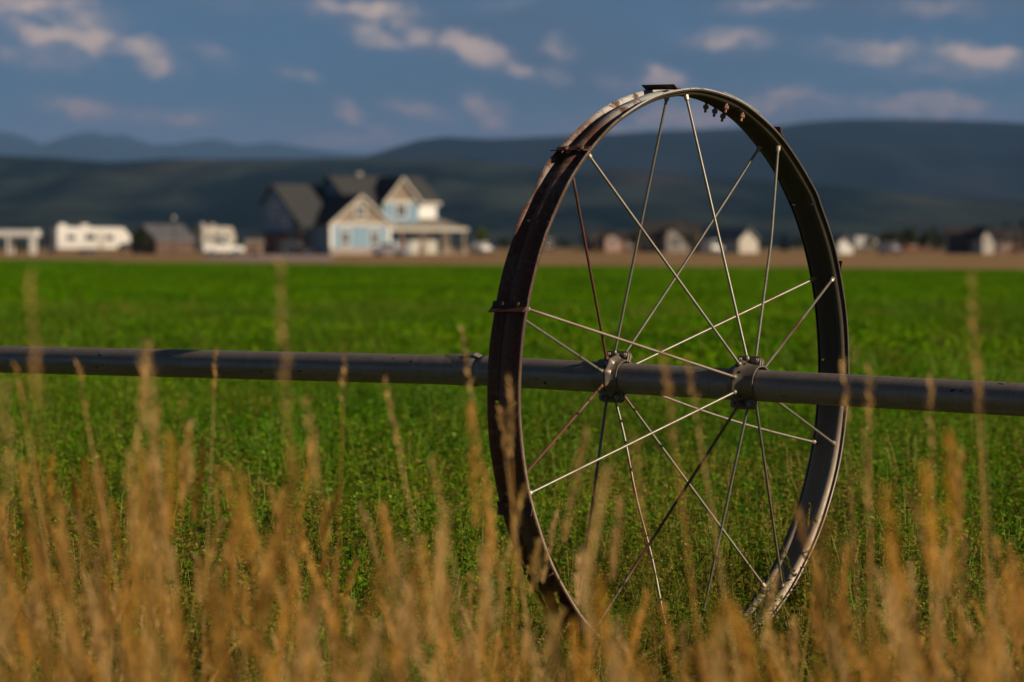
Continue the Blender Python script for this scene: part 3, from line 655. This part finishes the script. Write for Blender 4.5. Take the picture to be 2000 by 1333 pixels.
# overlap plate at the joint
b = MB(); vs = []; pr = prof[2:-2]; K = 20
for (x, r) in pr:
    for k in range(K + 1): a = R_(7.5 + 14 * k / K); vs.append((x, (r + .0032) * math.sin(a), (r + .0032) * math.cos(a)))
b.add(vs, [(i * (K + 1) + k, i * (K + 1) + k + 1, (i + 1) * (K + 1) + k + 1, (i + 1) * (K + 1) + k) for i in range(len(pr) - 1) for k in range(K)])
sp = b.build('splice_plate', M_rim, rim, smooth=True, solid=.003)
for a, x in ((10.6, -.040), (11.0, .037), (17.2, -.040), (17.2, .037), (14, -.04)):
    m = MB(); p0, p1 = cyl(a, x, .949), cyl(a, x, .912); m.tube([p0, p1], .0048, 8); m.tube([cyl(a, x, .936), cyl(a, x, .925)], .0098, 6); m.tube([cyl(a, x, .949), cyl(a, x, .957)], .009, 6)
    m.build('bolt', M_rbolt, rim)
# lugs across the tread
ANG = [356.3 + 36 * k for k in range(10)]
for k, a in enumerate(ANG):
    off = {0: -4.6, 1: -2.6, 9: -.9, 8: -.3, 7: -2.2, 3: -2}.get(k, -2); a = (a + off) % 360
    m = MB(); t = .004; wd = .070
    def q(x, tg, rr): # tg along the circumference in metres
        A = a + math.degrees(tg / RW); return cyl(A, x, rr)
    sec = [(.018, RW - .001), (-.001, RW - .001), (-.0225, RW + .0165), (-.0200, RW + .0185), (.001, RW + .003), (.018, RW + .003)]
    vs = [q(-wd, g, rr) for g, rr in sec] + [q(wd - (.004 if k % 3 else .012), g + .003, rr) for g, rr in sec]; n = len(sec)
    m.add(vs, [tuple(range(n))[::-1], tuple(range(n, 2 * n))] + [(i, (i + 1) % n, n + (i + 1) % n, n + i) for i in range(n)])
    lo = m.build('lug', M_lug, rim, bevel=.0008)
    for x in (-.03, .03): m = MB(); m.tube([q(x, .009, RW + .003), q(x, .009, RW + .008)], .007, 6); m.build('bolt', M_rbolt, rim)
# hubs and spokes
def hub(t0, s):
    """s = -1 for the hub left of the rim; flange plane at x = t0"""
    P = [(s * .064, RP + .002), (s * .064, RP + .0065), (s * .030, RP + .0075), (s * .016, RP + .012), (s * .006, .0690), (0, .0760), (-s * .006, .0772), (-s * .012, .0720), (-s * .018, RP + .011), (-s * .030, RP + .0075), (-s * .037, RP + .0065), (-s * .037, RP + .002)]
    b = MB()
    def star(x, a): # the ring swells at every spoke seat
        if abs(x) > .014: return 0
        d = (math.degrees(a) - 356.3) % 36; d = min(d, 36 - d); return .006 * math.exp(-(d / 7) ** 2) - .002
    b.lathe_x(P, 120, star); b.xf(Matrix.Translation((t0, 0, 0)))
    h = b.build('hub', M_hub, line, smooth=True)
    for al in (14, 194):    # clamp ears, two plates bolted together
        Ra = Matrix.Rotation(-R_(al), 4, 'X')
        for y0, y1 in ((-.0105, -.002), (.002, .0105)):
            m = MB(); c = [(-.046, RP), (.046, RP), (.046, .078), (.043, .084), (.036, .0875), (-.036, .0875), (-.043, .084), (-.046, .078)]
            m.prism(c, y0, y1, 'y'); m.xf(Matrix.Translation((t0 + s * .006, 0, 0)) @ Ra); m.build('clamp_ear', M_hub, h, bevel=.0015)
        for xx in (-.033, .033):
            m = MB(); m.tube([(xx, -.0105, .0745), (xx, -.018, .0745)], .0085, 6); m.tube([(xx, .0105, .0745), (xx, .019, .0745)], .0085, 6); m.tube([(xx, -.024, .0745), (xx, .026, .0745)], .0045, 8)
            m.xf(Matrix.Translation((t0 + s * .006, 0, 0)) @ Ra); m.build('bolt', M_bolt, h)
    for k in (8, 9, 6, 4):     # small drilled holes between the seats
        a = ANG[k] + 18; m = MB(); m.tube([cyl(a, t0 + s * .012, RP + .012), cyl(a, t0 + s * .0125, RP + .0165)], .0045, 8); m.build('rivet', M_dark, h)
    return h
T = {'L': -.258, 'R': .2605}
for key, s in (('L', -1), ('R', 1)):
    hub(T[key], s)
    for k, a in enumerate(ANG):
        a %= 360
        hp = cyl(a, T[key] + s * .008, .079); rp = cyl(a, s * .0375, .9415)
        tangent = cyl(a + 90, 0, 1); amp = {('R', 1): .022, ('L', 5): -.010, ('L', 3): .016, ('L', 1): .004}.get((key, k), 0.0)
        pts = []
        for i in range(17):
            t = i / 16; p = hp.lerp(rp, t); p = p + tangent * amp * (math.sin(math.pi * t) if (key, k) != ('L', 5) else math.sin(4 * math.pi * t) * .5); 
            if (key, k) == ('R', 1): p = hp.lerp(rp, t) + tangent * .020 * (1 - abs(t - .58) / .58 if t < .58 else 1 - (t - .58) / .42)
            pts.append(p)
        rusty = (key, k) in (('L', 9), ('L', 7), ('L', 6), ('R', 8), ('R', 6))
        d0 = (pts[1] - pts[0]).normalized(); d1 = (pts[-1] - pts[-2]).normalized()
        m = MB(); m.tube(pts, .0047, 10); 
        m.tube([pts[0] - d0 * .006, pts[0] - d0 * .002, pts[0] + d0 * .004, pts[0] + d0 * .010], [.0045, .0082, .0085, .005], 10)
        so = m.build('spoke', M_spoke_r if rusty else M_spoke, line, smooth=True)
        if rusty: so['label'] = 'reddish rusted spoke'
        m = MB(); m.tube([pts[-1] - d1 * .020, pts[-1] - d1 * .015, pts[-1] - d1 * .003, pts[-1] + d1 * .008], [.0052, .0082, .0088, .0088], 8); m.build('nut', M_bolt, so)
# pipes
def pipe(t0, p1, name='pipe'):
    p0 = Vector((t0, 0, 0)); d = p1 - p0; L = d.length; q = Vector((1, 0, 0)).rotation_difference(d.normalized())
    b = MB(); n = int(L / .05)
    b.lathe_x([(L * i / n, RP) for i in range(n + 1)], 48)
    o = b.build(name, M_pipe, line, smooth=True, solid=.0024); o.modifiers['solid'].offset = -1; o.location = p0; o.rotation_mode = 'QUATERNION'; o.rotation_quaternion = q; return o
tj = -.855
pipe(tj, Vector((7.0, 0, -.052)))
MI = MW.inverted()
def px_ray(px, py, z): return MI @ c2w(((px - 1000) / F * z, (py - 666.5) / F * z, z))
pl = px_ray(0, 702.0, 13.15); dl = (pl - Vector((tj, 0, 0)))
pipe(tj, Vector((tj, 0, 0)) + dl.normalized() * 7)
# coupler at the joint: a flared collar with a hooked latch on top
b = MB(); b.lathe_x([(-.13, RP + .0008), (-.12, RP + .0022), (-.05, RP + .0038), (-.012, RP + .0042), (0, RP + .0046), (.008, RP + .002), (.016, RP + .0006)], 48); b.xf(Matrix.Translation((tj, 0, 0)))
cp = b.build('coupler', M_pipe, line, smooth=True)
m = MB(); m.prism([(-.07, RP + .002), (-.01, RP + .009), (.006, RP + .012), (.030, RP + .001)], -.012, .012, 'y'); m.xf(Matrix.Translation((tj, 0, 0)) @ Matrix.Rotation(-R_(-20), 4, 'X')); m.build('latch', M_pipe, cp, bevel=.001)

# ------------------------------------------------------------------ vegetation
lib = bpy.data.collections.new('plant_library')
def blade_quads(p0, d, L, wd, segs, curl, roll, tint, out, tt):
    """a tapering curved blade as a chain of quads"""
    p = np.array(p0, float); d = np.array(d, float); d /= np.linalg.norm(d)
    side = np.cross(d, [math.cos(roll), math.sin(roll), .2]); side /= np.linalg.norm(side)
    s = L / segs
    for i in range(segs):
        w0 = wd * (1 - (i / segs) ** 1.6) * .5; w1 = wd * (1 - ((i + 1) / segs) ** 1.6) * .5 + wd * .03
        q = p + d * s
        out.append([p - side * w0, p + side * w0, q + side * w1, q - side * w1]); tt.append(tint)
        p = q; d = d + np.array(curl) * s; d /= np.linalg.norm(d)
    return p, d
def rv(a, b_): return a + (b_ - a) * nr.rand()
def alfalfa(i):
    out, tt = [], []; hgt = rv(.24, .36)
    for s_ in range(6):
        a = nr.rand() * 6.28; lean = rv(.05, .45); p = np.array([math.cos(a), math.sin(a), 0]) * rv(0, .05); d = np.array([math.cos(a) * lean, math.sin(a) * lean, 1.]); d /= np.linalg.norm(d)
        L = hgt * rv(.7, 1.1); n = 11; side = np.cross(d, [1, .3, 0]); side /= np.linalg.norm(side)
        q = p + d * L; out.append([p - side * .0016, p + side * .0016, q + side * .0009, q - side * .0009]); tt.append(.3)
        for k in range(n):
            t = (k + 1) / n; c = p + d * L * t; aa = k * 2.4 + a; dd = np.array([math.cos(aa), math.sin(aa), rv(-.1, .7)]); dd /= np.linalg.norm(dd)
            pet = rv(.012, .032) * (1.2 - .6 * t); base = c + dd * pet
            for m_ in (-1, 0, 1):
                ld = dd * 1.0 + np.cross(dd, [0, 0, 1]) * m_ * 1.1 + np.array([0, 0, rv(-.4, .5)]); ld /= np.linalg.norm(ld)
                ls = rv(.017, .032) * (1.1 - .35 * t); lw = ls * .42; sd = np.cross(ld, nr.normal(size=3) * .35 + [0, 0, 1]); sd /= np.linalg.norm(sd)
                out.append([base, base + ld * ls * .5 - sd * lw * .6, base + ld * ls, base + ld * ls * .5 + sd * lw * .6]); tt.append(max(0, nr.normal() * .28))
    return quads(np.array(out), 4, 'alfalfa_plant', M_alf if i < 6 else M_alfd, np.clip(tt, 0, 1))
def crop_patch(i):
    out, tt = [], []; n = 1300
    for k in range(n):
        c = np.array([rv(-1, 1), rv(-1, 1), 0]); hh = .30 + .05 * math.sin(c[0] * 5 + i) * math.sin(c[1] * 4 + 2 * i)
        c[2] = hh * (1 - .5 * nr.rand() ** 2); e1 = nr.normal(size=3) * [1, 1, .9]; e1 /= np.linalg.norm(e1); e2 = np.cross(e1, nr.normal(size=3)); e2 /= np.linalg.norm(e2); s = rv(.024, .058)
        out.append([c - e1 * s, c - e2 * s * .55, c + e1 * s, c + e2 * s * .55]); tt.append(max(0, nr.normal() * .3))
    return quads(np.array(out), 4, 'crop_patch', M_crop, np.clip(tt, 0, 1))
def seed_head(p, d, L, out, tt, tint=0., fat=.012):
    n = int(L / .0050)
    for k in range(n):
        t = k / n; c = p + d * L * t; a = nr.rand() * 6.28; e = np.array([math.cos(a), math.sin(a), 1.3]); e /= np.linalg.norm(e)
        r = fat * math.sin(math.pi * min(1, t * .85 + .12)) + .002; q = c + e * (r + .010); sd = np.cross(e, d) * .0034
        out.append([c - sd, c + sd, q + sd * .5, q - sd * .5]); tt.append(tint)
def tuft(i, kind):
    out, tt = [], []
    dry = kind == 'dry'
    for k in range(13 if dry else 14):
        a = nr.rand() * 6.28; lean = rv(.02, .40); r0 = rv(0, .07); p = (math.cos(a) * r0, math.sin(a) * r0, 0)
        d = np.array([math.cos(a) * lean - .07, math.sin(a) * lean, 1.])
        L = rv(.45, .9) * (1 if dry else .55); cu = np.array([math.cos(a), math.sin(a), 0]) * rv(0, 2.8 if dry else 6.0) + np.array([-.2, 0, -rv(0, 1.8 if dry else 4.0)])
        blade_quads(p, d, L, rv(.0034, .0095), 7, cu, nr.rand() * 6.28, (nr.rand() < .34) * rv(.5, 1.), out, tt)
    for k in range(5 if dry else 2):
        a = nr.rand() * 6.28; lean = rv(.0, .36); d = np.array([math.cos(a) * lean - .07, math.sin(a) * lean, 1.]); r0 = rv(0, .08)
        e, dd = blade_quads((math.cos(a) * r0, math.sin(a) * r0, 0), d, rv(.62, .86), .0028, 6, (rv(-.5, .25), rv(-.2, .2), -.1), nr.rand() * 6, 0, out, tt)
        Lh = rv(.09, .19); fat = rv(.003, .014) * (1 if dry else .6); seed_head(e - dd * .02, dd, Lh, out, tt, 0, fat); seed_head(e - dd * .02, dd, Lh, out, tt, rv(0, .3), fat * .6)
    return quads(np.array(out), 4, kind + '_tuft', M_dry if dry else M_weed, np.clip(tt, 0, 1))
def mkcol(name, meshes):
    c = bpy.data.collections.new(name)
    for i, me in enumerate(meshes): c.objects.link(bpy.data.objects.new('%s_%02d' % (name, i), me))
    return c
def scatter(name, col, pts, rots, scl, idx, label, cat):
    me = bpy.data.meshes.new(name); n = len(pts); me.vertices.add(n); me.vertices.foreach_set('co', np.array(pts, np.float32).reshape(-1))
    for nm, typ, dat in (('rot', 'FLOAT_VECTOR', np.array(rots, np.float32).reshape(-1)), ('scl', 'FLOAT_VECTOR', np.array(scl, np.float32).reshape(-1))):
        a = me.attributes.new(nm, typ, 'POINT'); a.data.foreach_set('vector', dat)
    a = me.attributes.new('idx', 'INT', 'POINT'); a.data.foreach_set('value', np.array(idx, np.int32))
    o = link(name, me); ng = bpy.data.node_groups.new(name, 'GeometryNodeTree')
    ng.interface.new_socket('Geometry', in_out='INPUT', socket_type='NodeSocketGeometry'); ng.interface.new_socket('Geometry', in_out='OUTPUT', socket_type='NodeSocketGeometry')
    N = ng.nodes; gi = N.new('NodeGroupInput'); go = N.new('NodeGroupOutput'); ip = N.new('GeometryNodeInstanceOnPoints'); ci = N.new('GeometryNodeCollectionInfo')
    ci.inputs[0].default_value = col; ci.inputs['Separate Children'].default_value = True; ci.inputs['Reset Children'].default_value = True
    def at_(nm, t): q = N.new('GeometryNodeInputNamedAttribute'); q.data_type = t; q.inputs[0].default_value = nm; return q.outputs[0]
    m2p = N.new('GeometryNodeMeshToPoints'); L = ng.links
    L.new(gi.outputs[0], m2p.inputs[0]); L.new(m2p.outputs[0], ip.inputs['Points']); L.new(ci.outputs[0], ip.inputs['Instance'])
    ip.inputs['Pick Instance'].default_value = True; L.new(at_('idx', 'INT'), ip.inputs['Instance Index'])
    er = N.new('FunctionNodeEulerToRotation'); L.new(at_('rot', 'FLOAT_VECTOR'), er.inputs[0]); L.new(er.outputs[0], ip.inputs['Rotation'])
    L.new(at_('scl', 'FLOAT_VECTOR'), ip.inputs['Scale']); L.new(ip.outputs[0], go.inputs[0])
    mo = o.modifiers.new('scatter', 'NODES'); mo.node_group = ng
    return tag(o, label, cat, kind='stuff')
def wedge(n, y0, y1, wide=.19, extra=.6):
    """n random points in the viewed wedge of ground between two distances"""
    y = np.sqrt(nr.rand(n) * (y1 * y1 - y0 * y0) + y0 * y0); x = (nr.rand(n) * 2 - 1) * (y * wide + extra); return x, y
def vnoise(x, y, s, seed):
    return sum(np.sin(x * s * k * 1.3 + seed * k + 1.7 * np.sin(y * s * k * .9 + k)) * np.cos(y * s * k + seed * 2.1 * k) / k for k in (1, 2.3, 4.1)) / 1.8

# alfalfa round and behind the wheel
col = mkcol('alfalfa', [alfalfa(i) for i in range(10)])
X, Y, S = [], [], []
for n, y0, y1, f in ((5400, 9.0, 15, 1.0), (6600, 15, 27, 1.2), (6800, 27, 64, 1.7)):
    x, y = wedge(n, y0, y1, .19, 1.7); pxx = 1000 + x / y * F; near = np.interp(pxx, [880, 1000, 1560, 1680], [1, 0, 0, 1]); hs = (np.interp(y, [9, 12, 13.5, 16], [.62, .66, .9, 1.0]) * (1 - near) + np.interp(y, [9, 10.5, 13], [.75, .95, 1.1]) * near) * (1 + .22 * vnoise(x, y, 1.1, 3)) * (.8 + .4 * nr.rand(n))
    g = vnoise(x, y, 3.4, 6) + .35 * nr.rand(n) > np.interp(y, [9, 16, 30], [-.10, -.25, -2]); x, y, hs = x[g], y[g], hs[g]
    X += list(x); Y += list(y); S += [(a * f, a * f, a * min(f, 1.15)) for a in hs]
n = len(X)
Xa, Ya = np.array(X), np.array(Y); pd = np.interp(Ya, [9, 12, 15, 20], [.62, .5, .28, .05]) * np.interp(1000 + Xa / Ya * F, [0, 620, 820, 950, 1100, 2000], [1.2, 1, .45, .6, 1.1, 1.1]) * np.clip(1 + .7 * vnoise(Xa, Ya, 2.1, 4), .2, 1.8)
ai = np.where(nr.rand(n) < pd, nr.randint(6, 10, n), nr.randint(0, 6, n))
scatter('alfalfa', col, [(a, b_, -.01) for a, b_ in zip(X, Y)], [(nr.normal() * .08, nr.normal() * .08, nr.rand() * 6.28) for _ in range(n)], S, ai, 'low green alfalfa plants growing round the foot of the wheel', 'alfalfa')
# crop farther out, one patch every two metres
col = mkcol('crop', [crop_patch(i) for i in range(6)])
P, Rr, S = [], [], []
y = 19.0
while y < 330:
    st = 1.45 if y < 130 else 1.9; wd = y * .21 + 4; x = -wd
    while x < wd:
        a, b_ = x + nr.normal() * .3, y + nr.normal() * .3
        if past_edge(a, b_) < -1.0 and nr.rand() < np.interp(b_, [19, 30, 60], [.10, .45, 1.0]):
            sz = 1.0 * (1 + .28 * float(vnoise(np.array([a]), np.array([b_]), .12, 5)[0])); P.append((a, b_, -.02 + max(0, gh(b_)))); Rr.append((0, 0, nr.rand() * 6.28)); S.append((st / 1.6, st / 1.6, sz))
        x += st
    y += st
scatter('crop', col, P, Rr, S, nr.randint(0, 6, len(P)), 'bright green crop covering the field out to the dry grass strip', 'crop')
# dry grass in front of the camera, weedy grass among the alfalfa
YT = [(-400, 1020), (0, 1040), (150, 1060), (350, 1060), (550, 1090), (700, 1130), (850, 1120), (950, 1090), (1050, 1120), (1130, 1220), (1300, 1320), (1420, 1290), (1550, 1230), (1700, 1170), (1850, 1130), (2000, 1110), (2400, 1100)]
col = mkcol('dry_grass', [tuft(i, 'dry') for i in range(8)])
P, Rr, S = [], [], []
for n, y0, y1, jit, sp_ in ((160, 3.5, 6.2, 90, 40), (52, 6.4, 9.4, 90, 70), (225, 4.0, 7.6, 110, -75), (16, 4.8, 8.5, 50, -230)):
    x, y = wedge(n, y0, y1, .19, 1.15)
    for a, b_ in zip(x, y):
        px = 1000 + a / b_ * F; yt = np.interp(px, [q[0] for q in YT], [q[1] for q in YT]) + sp_ * (1.0 if px < 800 or sp_ > 0 else .5) + 45 * float(vnoise(np.array([a * 3]), np.array([b_ * 2]), 1.3, 2)[0]) + nr.normal() * jit 
        h = H - (yt - 485) * b_ / F
        if h < .12: continue
        if sp_ > 0 and nr.rand() > .30 + .9 * (float(vnoise(np.array([a * 2.2]), np.array([b_ * 1.6]), 1.9, 9)[0]) * .5 + .5) ** 1.5: continue
        k = min(1.35, h / .92); P.append((a, b_, -.01)); Rr.append((nr.normal() * .08, -.03 + nr.normal() * .10, rv(-1.6, 1.6))); wv = .75 + .25 * k; S.append((wv, wv, k))
scatter('dry_grass', col, P, Rr, S, nr.randint(0, 8, len(P)), 'tall dry golden grass in the near foreground', 'grass')
col = mkcol('weedy_grass', [tuft(i, 'weed') for i in range(6)])
P, Rr, S = [], [], []
x, y = wedge(1300, 8.6, 16.5, .18, .3)
for a, b_ in zip(x, y):
    px = 1000 + a / b_ * F
    dens = np.interp(px, [0, 700, 820, 1000, 2000], [1, .75, .4, .55, .8]) * np.interp(b_, [8.6, 11, 13, 16.5], [.9, .9, .6, .15])
    if nr.rand() > dens: continue
    k = np.interp(b_, [8.6, 15], [.55, .50]) * rv(.55, 1.15); P.append((a, b_, -.01)); Rr.append((nr.normal() * .12, nr.normal() * .12, nr.rand() * 6.28)); S.append((.8, .8, k))
scatter('weedy_grass', col, P, Rr, S, nr.randint(0, 6, len(P)), 'yellowing weedy grass mixed into the alfalfa near the pipe', 'grass')

# single tall stalks that stand clear of the rest
STK = [  # top px, top py, distance, lean in px towards the base, head length, fatness, what it stands before
 (548, 540, 4.6, 5, .20, .010, 'tallest faint stalk, left of the middle, reaching up towards the blue house'),
 (285, 692, 4.3, 60, .17, .020, 'thick fluffy blurred stalk crossing the pipe on the left'),
 (150, 712, 6.6, 90, .13, .007, 'thin leaning stalk crossing the pipe below its dark dents at the far left'),
 (32, 725, 6.2, 75, .12, .007, 'leaning stalk touching the pipe near the left edge of the picture'),
 (422, 688, 7.4, -20, .12, .006, 'upright stalk crossing the pipe right of the thick fluffy one'),
 (672, 700, 6.8, 8, .11, .006, 'straight thin stalk with its tip on the pipe, between the coupler and the fluffy stalk'),
 (752, 752, 6.4, 105, .15, .010, 'stalk with a pale head leaning left, ending just under the pipe left of the coupler'),
 (903, 655, 6.4, 60, .14, .007, 'slender stalk crossing the pipe right beside the coupler'),
 (977, 808, 6.6, 60, .10, .009, 'leaning brown stalk in front of the near rim'),
 (996, 745, 6.2, 18, .16, .010, 'tall orange stalk standing upright along the near rim'),
 (1296, 700, 5.6, 45, .16, .010, 'pale blurred stalk crossing the pipe between the two hubs'),
 (1345, 715, 6.0, 70, .14, .009, 'darker blurred stalk crossing the pipe left of the right hub'),
 (1648, 715, 6.2, 25, .13, .009, 'stalk crossing the pipe at the far rim'),
 (1698, 722, 6.0, -8, .14, .009, 'upright stalk crossing the pipe just right of the far rim'),
 (1818, 745, 6.0, 10, .13, .010, 'broad stalk ending on the pipe, second right of the far rim'),
 (1910, 740, 6.1, -5, .14, .009, 'last stalk crossing the pipe near the right edge'),
 (1897, 560, 5.0, 25, .20, .009, 'tallest faint stalk on the right, rising over the field above the pipe'),
 (8, 770, 4.4, 10, .16, .016, 'fat blurred stalk cut by the left edge of the picture'),
 (60, 560, 4.2, 30, .18, .004, 'very faint thin stalk over the field at the far left'),
 (1240, 865, 5.4, 60, .16, .008, 'blurred stalk leaning through the lower middle of the wheel'),
 (600, 800, 5.2, 60, .15, .016, 'wide orange stalk below the pipe left of the middle'),
 (845, 905, 5.6, 120, .14, .014, 'leaning pinkish stalk left of the near rim low down'),
 (1690, 860, 5.6, 15, .17, .013, 'orange stalk below the pipe right of the far rim')]
for (px, py, z, lean, hl, fat, lab) in STK:
    top = np.array([gx(px, z), z, H - (py - 485) / F * z]); h = top[2]
    basx = gx(px + lean * h * F / z / 700, z); bp = np.array([basx, z + rv(-.1, .1), -.02])
    r = thing('grass_stalk', tuple(bp), 0, lab, 'grass stalk', 'single tall dry stalks')
    mid = (top - bp) * .5 + np.array([(top[0] - bp[0]) * -.12 + rv(-.03, .03), 0, 0]); tp = top - bp; d = tp - mid; d /= np.linalg.norm(d); hb = tp - d * hl * .9
    m = MB(); m.tube([(0, 0, 0), tuple(mid * .5 * [.8, 1, 1]), tuple(mid), tuple(hb)], [.0020, .0018, .0015, .0011], 6); m.build('stem', M_dry, r, smooth=True)
    out, tt = [], []; fat *= .55; seed_head(hb, d, hl, out, tt, 0, fat) 
    link('seed_head', quads(np.array(out), 4, 'seed_head', M_stalk, np.array(tt)), None, r)
    for q_ in range(3):
        out, tt = [], []; a = nr.rand() * 6.28; pp = mid * rv(.25, .9); blade_quads(pp, (math.cos(a) * .5, math.sin(a) * .5, 1), rv(.18, .32), .006, 5, (math.cos(a) * 3, math.sin(a) * 3, -2), a + 1, 0, out, tt)
        link('leaf_blade', quads(np.array(out), 4, 'leaf_blade', M_dry, np.array(tt)), None, r)
